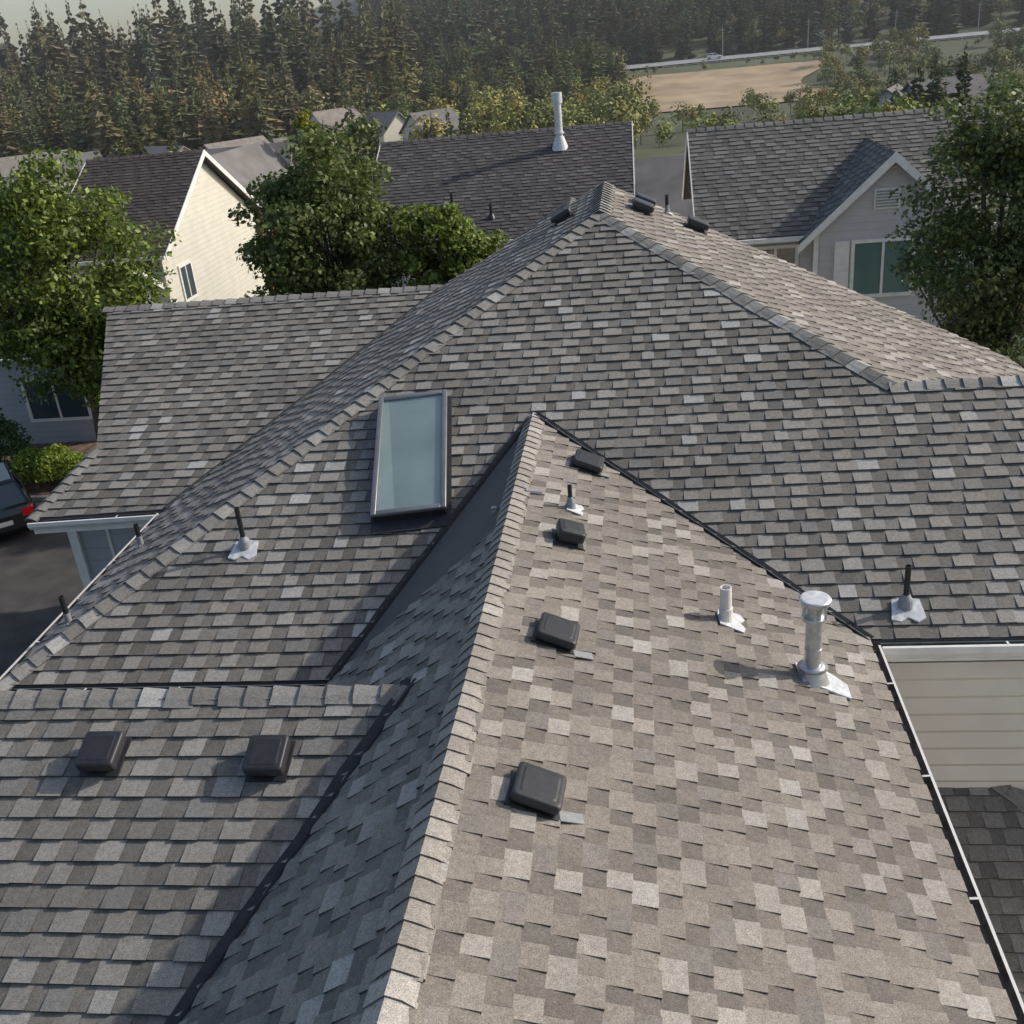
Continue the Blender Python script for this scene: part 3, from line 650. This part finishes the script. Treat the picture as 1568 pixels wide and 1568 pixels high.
def addc(n,a0,a1,y0,y1,h0,h1,base,rej=None):
    global P,Hh,Cc
    p=sample(n,a0,a1,y0,y1,RNG,rej); P+=p; Hh+=list(RNG.uniform(h0,h1,n)); Cc+=ccol(n,base)
addc(200,-.82,-.2,215,300,12,22,(.15,.165,.085))
addc(190,-.82,-.2,300,420,20,34,(.13,.145,.085))
addc(60,-.20,.0,280,400,12,22,(.13,.155,.075),infield)
addc(300,-.24,.02,420,640,16,30,(.115,.14,.08),infield)
addc(380,.0,.52,414,560,13,22,(.085,.11,.07),infield)
addc(250,-.24,.52,560,860,22,32,(.095,.12,.08))
addc(40,.19,.5,130,200,8,14,(.085,.12,.055))
addc(30,-.6,-.1,120,200,6,12,(.11,.135,.06))
scatter('conifer_forest',CON,P,Hh,Cc,M_NEEDLE,RNG)
P=[];Hh=[];Cc=[]
addc(190,-.24,.0,200,400,7,14,(.23,.255,.085),infield)
addc(130,-.1,.45,180,290,5,9,(.20,.235,.08),infield)
addc(34,.0,.5,378,386,2.5,4.5,(.16,.19,.08))
addc(120,.165,.5,290,380,6,11,(.18,.205,.08),infield)
addc(200,-.24,.5,414,540,8,15,(.17,.195,.08),infield)
addc(50,.1,.5,110,200,5,9,(.20,.235,.07))
addc(110,-.75,-.1,110,230,5,9,(.20,.22,.075))
addc(16,.1,.5,120,300,5,7,(.36,.20,.07))
addc(120,-.75,-.2,230,400,10,18,(.23,.215,.10))
scatter('deciduous_woodland',DEC,P,Hh,Cc,M_NEEDLE,RNG,(.9,1.3))
# distant houses
def far_house(x,y,w,dp,h,rh,wall,roofc,rot=0,sink=0):
    z=float(terr(x,y))-.5+sink; e=empty('suburban_house',(x,y,z)); e.rotation_euler=(0,0,rot)
    g=Geo(); g.add([(-w/2,-dp/2,0),(w/2,-dp/2,0),(w/2,dp/2,0),(-w/2,dp/2,0),(-w/2,-dp/2,h),(w/2,-dp/2,h),(w/2,dp/2,h),(-w/2,dp/2,h),(-w/2,0,h+rh-.1),(w/2,0,h+rh-.1)],[(0,1,5,4),(1,2,6,9,5),(2,3,7,6),(3,0,4,8,7)]); parent(g.obj('walls',wall),e)
    g=Geo(); o=.5; s=rh/(dp/2)
    for sg in(-1,1):
        vs=[(-w/2-o,sg*(dp/2+o),h-o*s),(w/2+o,sg*(dp/2+o),h-o*s),(w/2+o,0,h+rh),(-w/2-o,0,h+rh)]
        g.add(vs+[(a,b,c-.25) for a,b,c in vs],[(0,1,2,3),(7,6,5,4),(0,4,5,1),(1,5,6,2),(3,2,6,7),(0,3,7,4)])
    parent(g.obj('roof',roofc),e)
    fr=Geo();gl=Geo()
    for wx in(-w*.3,0,w*.28): window(fr,gl,wx-.6,wx+.6,-dp/2,h-2,h-.7)
    parent(fr.obj('frames',M_TRIM),e);parent(gl.obj('glass',M_GLASS),e)
M_RF1=mat('far_roof_a',(.16,.15,.145),.9,noise=.2,nscale=1);M_RF2=mat('far_roof_b',(.24,.21,.185),.9,noise=.2,nscale=1)
for (x,y,w,dd,h,rh,wl,rf,r) in[(-76,200,12,9,6,3,M_CREAM,M_RF2,.9),(-92,204,13,9,5.5,3,M_BEIGE,M_RF2,-.6),(-108,195,12,9,6,3,M_BEIGE,M_RF1,.7),(-62,198,10,8,6,3,M_BEIGE,M_RF2,.5),
    (-62,222,10,8,8,3.4,M_GREYSIDE,M_RF2,.9),(-50,214,10,8,7.6,3.4,M_CREAM,M_RF2,-.7),(-39,208,9,8,8,3.2,M_GREYSIDE,M_RF1,.8),(-120,205,13,9,6,3,M_BEIGE,M_RF2,.6),
    (38,170,9,8,6.2,2.6,M_GREYSIDE,M_RF1,1.2),(46,172,11,8,6.4,3,M_BLUEGREY,M_RF1,.3),(-24.8,64,7,6,5.6,2.2,M_GREYSIDE,M_RF1,.1),(2.2,50,4.5,7,3.6,2.2,M_GREYSIDE,M_RF1,.0),(22,44,14,9,5.2,2.6,M_GREYSIDE,M_RF1,.0)]:
    far_house(x,y,w,dd,h,rh,wl,rf,r)
far_house(-21.1,56,6,3.6,5.7,2.0,M_RED,M_RF1,1.5)
for x in(32,62,92,120,150):
    z=float(terr(x,412)); e=empty('utility_pole',(x,412,z)); g=Geo(); g.tube((0,0,-.5),(0,0,10),.2,.14,8); g.box(-1.1,1.1,-.06,.06,9.0,9.15); g.box(-.8,.8,-.05,.05,8.2,8.32)
    for k in(-.9,-.3,.3,.9): g.tube((k,0,9.15),(k,0,9.32),.05,.04,6)
    parent(g.obj('pole',M_LEAD),e)
# cars
def car(name,loc,rot,paint,s=1.0):
    e=empty(name,loc); e.rotation_euler=(0,0,rot); e.scale=(s,s,s)
    st=[(-2.25,.42,.78,.70),(-2.18,.30,.95,.80),(-1.6,.25,1.0,.88),(-.6,.22,.97,.90),(.8,.22,.93,.90),(1.5,.25,.85,.87),(2.1,.3,.72,.80),(2.25,.4,.6,.66)]
    g=Geo(); rings=[]
    for x,zl,zh,hw in st:
        rings.append([(x,-hw*.92,zl),(x,-hw,zl+.15),(x,-hw,zh-.2),(x,-hw*.9,zh),(x,hw*.9,zh),(x,hw,zh-.2),(x,hw,zl+.15),(x,hw*.92,zl)])
    vs=[v for r in rings for v in r]; fs=[]
    for i in range(len(rings)-1):
        for j in range(8): fs.append((i*8+j,i*8+(j+1)%8,(i+1)*8+(j+1)%8,(i+1)*8+j))
    fs+=[tuple(range(8)),tuple(range(len(vs)-8,len(vs)))]
    g.add(vs,fs); o=parent(g.obj('body',paint),e); bevel(o,.03,2)
    g=Geo(); a=[(-2.0,.74,.95),(-1.35,.62,1.42),(.25,.62,1.45),(1.15,.76,.93)]
    vs=[];
    for x,hw,z in a: vs+=[(x,-hw,z),(x,hw,z)]
    g.add(vs,[(0,1,3,2),(4,5,7,6),(0,2,4,6),(1,3,5,7)]); parent(g.obj('cabin_glass',M_GLASS),e)
    g=Geo(); g.add([(-1.4,-.64,1.41),(.28,-.64,1.44),(.28,.64,1.44),(-1.4,.64,1.41),(-1.3,-.56,1.47),(.2,-.56,1.49),(.2,.56,1.49),(-1.3,.56,1.47)],[(0,1,5,4),(1,2,6,5),(2,3,7,6),(3,0,4,7),(4,5,6,7)])
    for sx in(-1,1):
        for (x0,h0,z0,x1,h1,z1) in((-2.0,.75,.95,-1.35,.63,1.42),(1.15,.77,.93,.25,.63,1.45),(-.6,.80,.97,-.6,.63,1.44)):
            g.tube((x0,sx*h0,z0),(x1,sx*h1,z1),.04,.035,6)
    parent(g.obj('roof_panel',paint),e)
    g=Geo();h=Geo()
    for x in(-1.4,1.4):
        for sy in(-1,1):
            g.tube((x,sy*.93,.33),(x,sy*.70,.33),.33,.33,20); h.tube((x,sy*.94,.33),(x,sy*.9,.33),.2,.2,12)
    parent(g.obj('tyres',M_PIPE),e);parent(h.obj('hubs',M_GALV),e)
    g=Geo(); 
    for sy in(-1,1): g.box(-2.27,-2.05,sy*.68-.15,sy*.68+.15,.70,.90)
    parent(g.obj('tail_lights',mat('red_lens',(.7,.01,.01),.2)),e)
    g=Geo(); g.box(-2.275,-2.24,-.25,.25,.55,.67)
    for sy in(-1,1): g.box(2.1,2.26,sy*.55-.14,sy*.55+.14,.55,.66)
    parent(g.obj('plate_and_headlights',M_TRIM),e)
M_CARD=mat('dark_car_paint',(.015,.017,.02),.18,coat=.8); M_CARW=mat('white_car_paint',(.8,.8,.8),.3,coat=.5)
car('parked_car',(-18.2,24.3,.006),math.radians(128),M_CARD)
car('white_car',(28.2,401,float(terr(28.2,401))+.75),math.radians(5),M_CARW,1.25)
# ------------------------------------------------------------------ distant air haze
hm=bpy.data.materials.new('air_haze'); hm.use_nodes=True; nt=hm.node_tree
for x in list(nt.nodes):
    if x.type=='BSDF_PRINCIPLED': nt.nodes.remove(x)
vs_=nt.nodes.new('ShaderNodeVolumeScatter'); vs_.inputs['Density'].default_value=.00022; vs_.inputs['Color'].default_value=(.97,.98,1,1); vs_.inputs['Anisotropy'].default_value=.1
nt.links.new(vs_.outputs[0],nt.nodes['Material Output'].inputs['Volume'])
g=Geo(); g.box(-900,700,75,1300,-60,110); g.obj('background_haze',hm)
# ------------------------------------------------------------------ light
w=bpy.data.worlds.new('World'); scene.world=w; w.use_nodes=True
nt=w.node_tree; bg=nt.nodes['Background']; sky=nt.nodes.new('ShaderNodeTexSky'); sky.sky_type='NISHITA'; sky.sun_disc=False
EL=31; AZ=70
sky.sun_elevation=math.radians(EL); sky.sun_rotation=math.radians(AZ); sky.dust_density=2.2; sky.air_density=1.0; sky.ozone_density=.4
nt.links.new(sky.outputs[0],bg.inputs['Color']); bg.inputs['Strength'].default_value=.15
sd=Vector((math.cos(math.radians(EL))*math.sin(math.radians(AZ)),math.cos(math.radians(EL))*math.cos(math.radians(AZ)),math.sin(math.radians(EL))))
sl=bpy.data.lights.new('sun','SUN'); sl.energy=3.4; sl.angle=math.radians(.8); sl.color=(1,.945,.86)
so=link(bpy.data.objects.new('sun',sl)); so.rotation_euler=sd.to_track_quat('Z','Y').to_euler(); so.location=(20,5,40)
# ------------------------------------------------------------------ camera
cam=bpy.data.cameras.new('camera'); cam.sensor_width=36; cam.lens=36; cam.clip_end=9000; cam.clip_start=.05
co=link(bpy.data.objects.new('camera',cam))
R=Vector((.9904,.1053,-.0906)).normalized(); F=Vector((-.1339,.8973,-.4206)).normalized(); Up=R.cross(F).normalized(); R=F.cross(Up)
Mx=Matrix.Identity(4)
for i in range(3): Mx[i][0]=R[i];Mx[i][1]=Up[i];Mx[i][2]=-F[i]
Mx.translation=(0,0,H); co.matrix_world=Mx
scene.camera=co
scene.view_settings.view_transform='Standard'; scene.view_settings.look='None'; scene.view_settings.exposure=0
print('faces',sum(len(o.data.polygons) for o in bpy.data.objects if o.type=='MESH'))
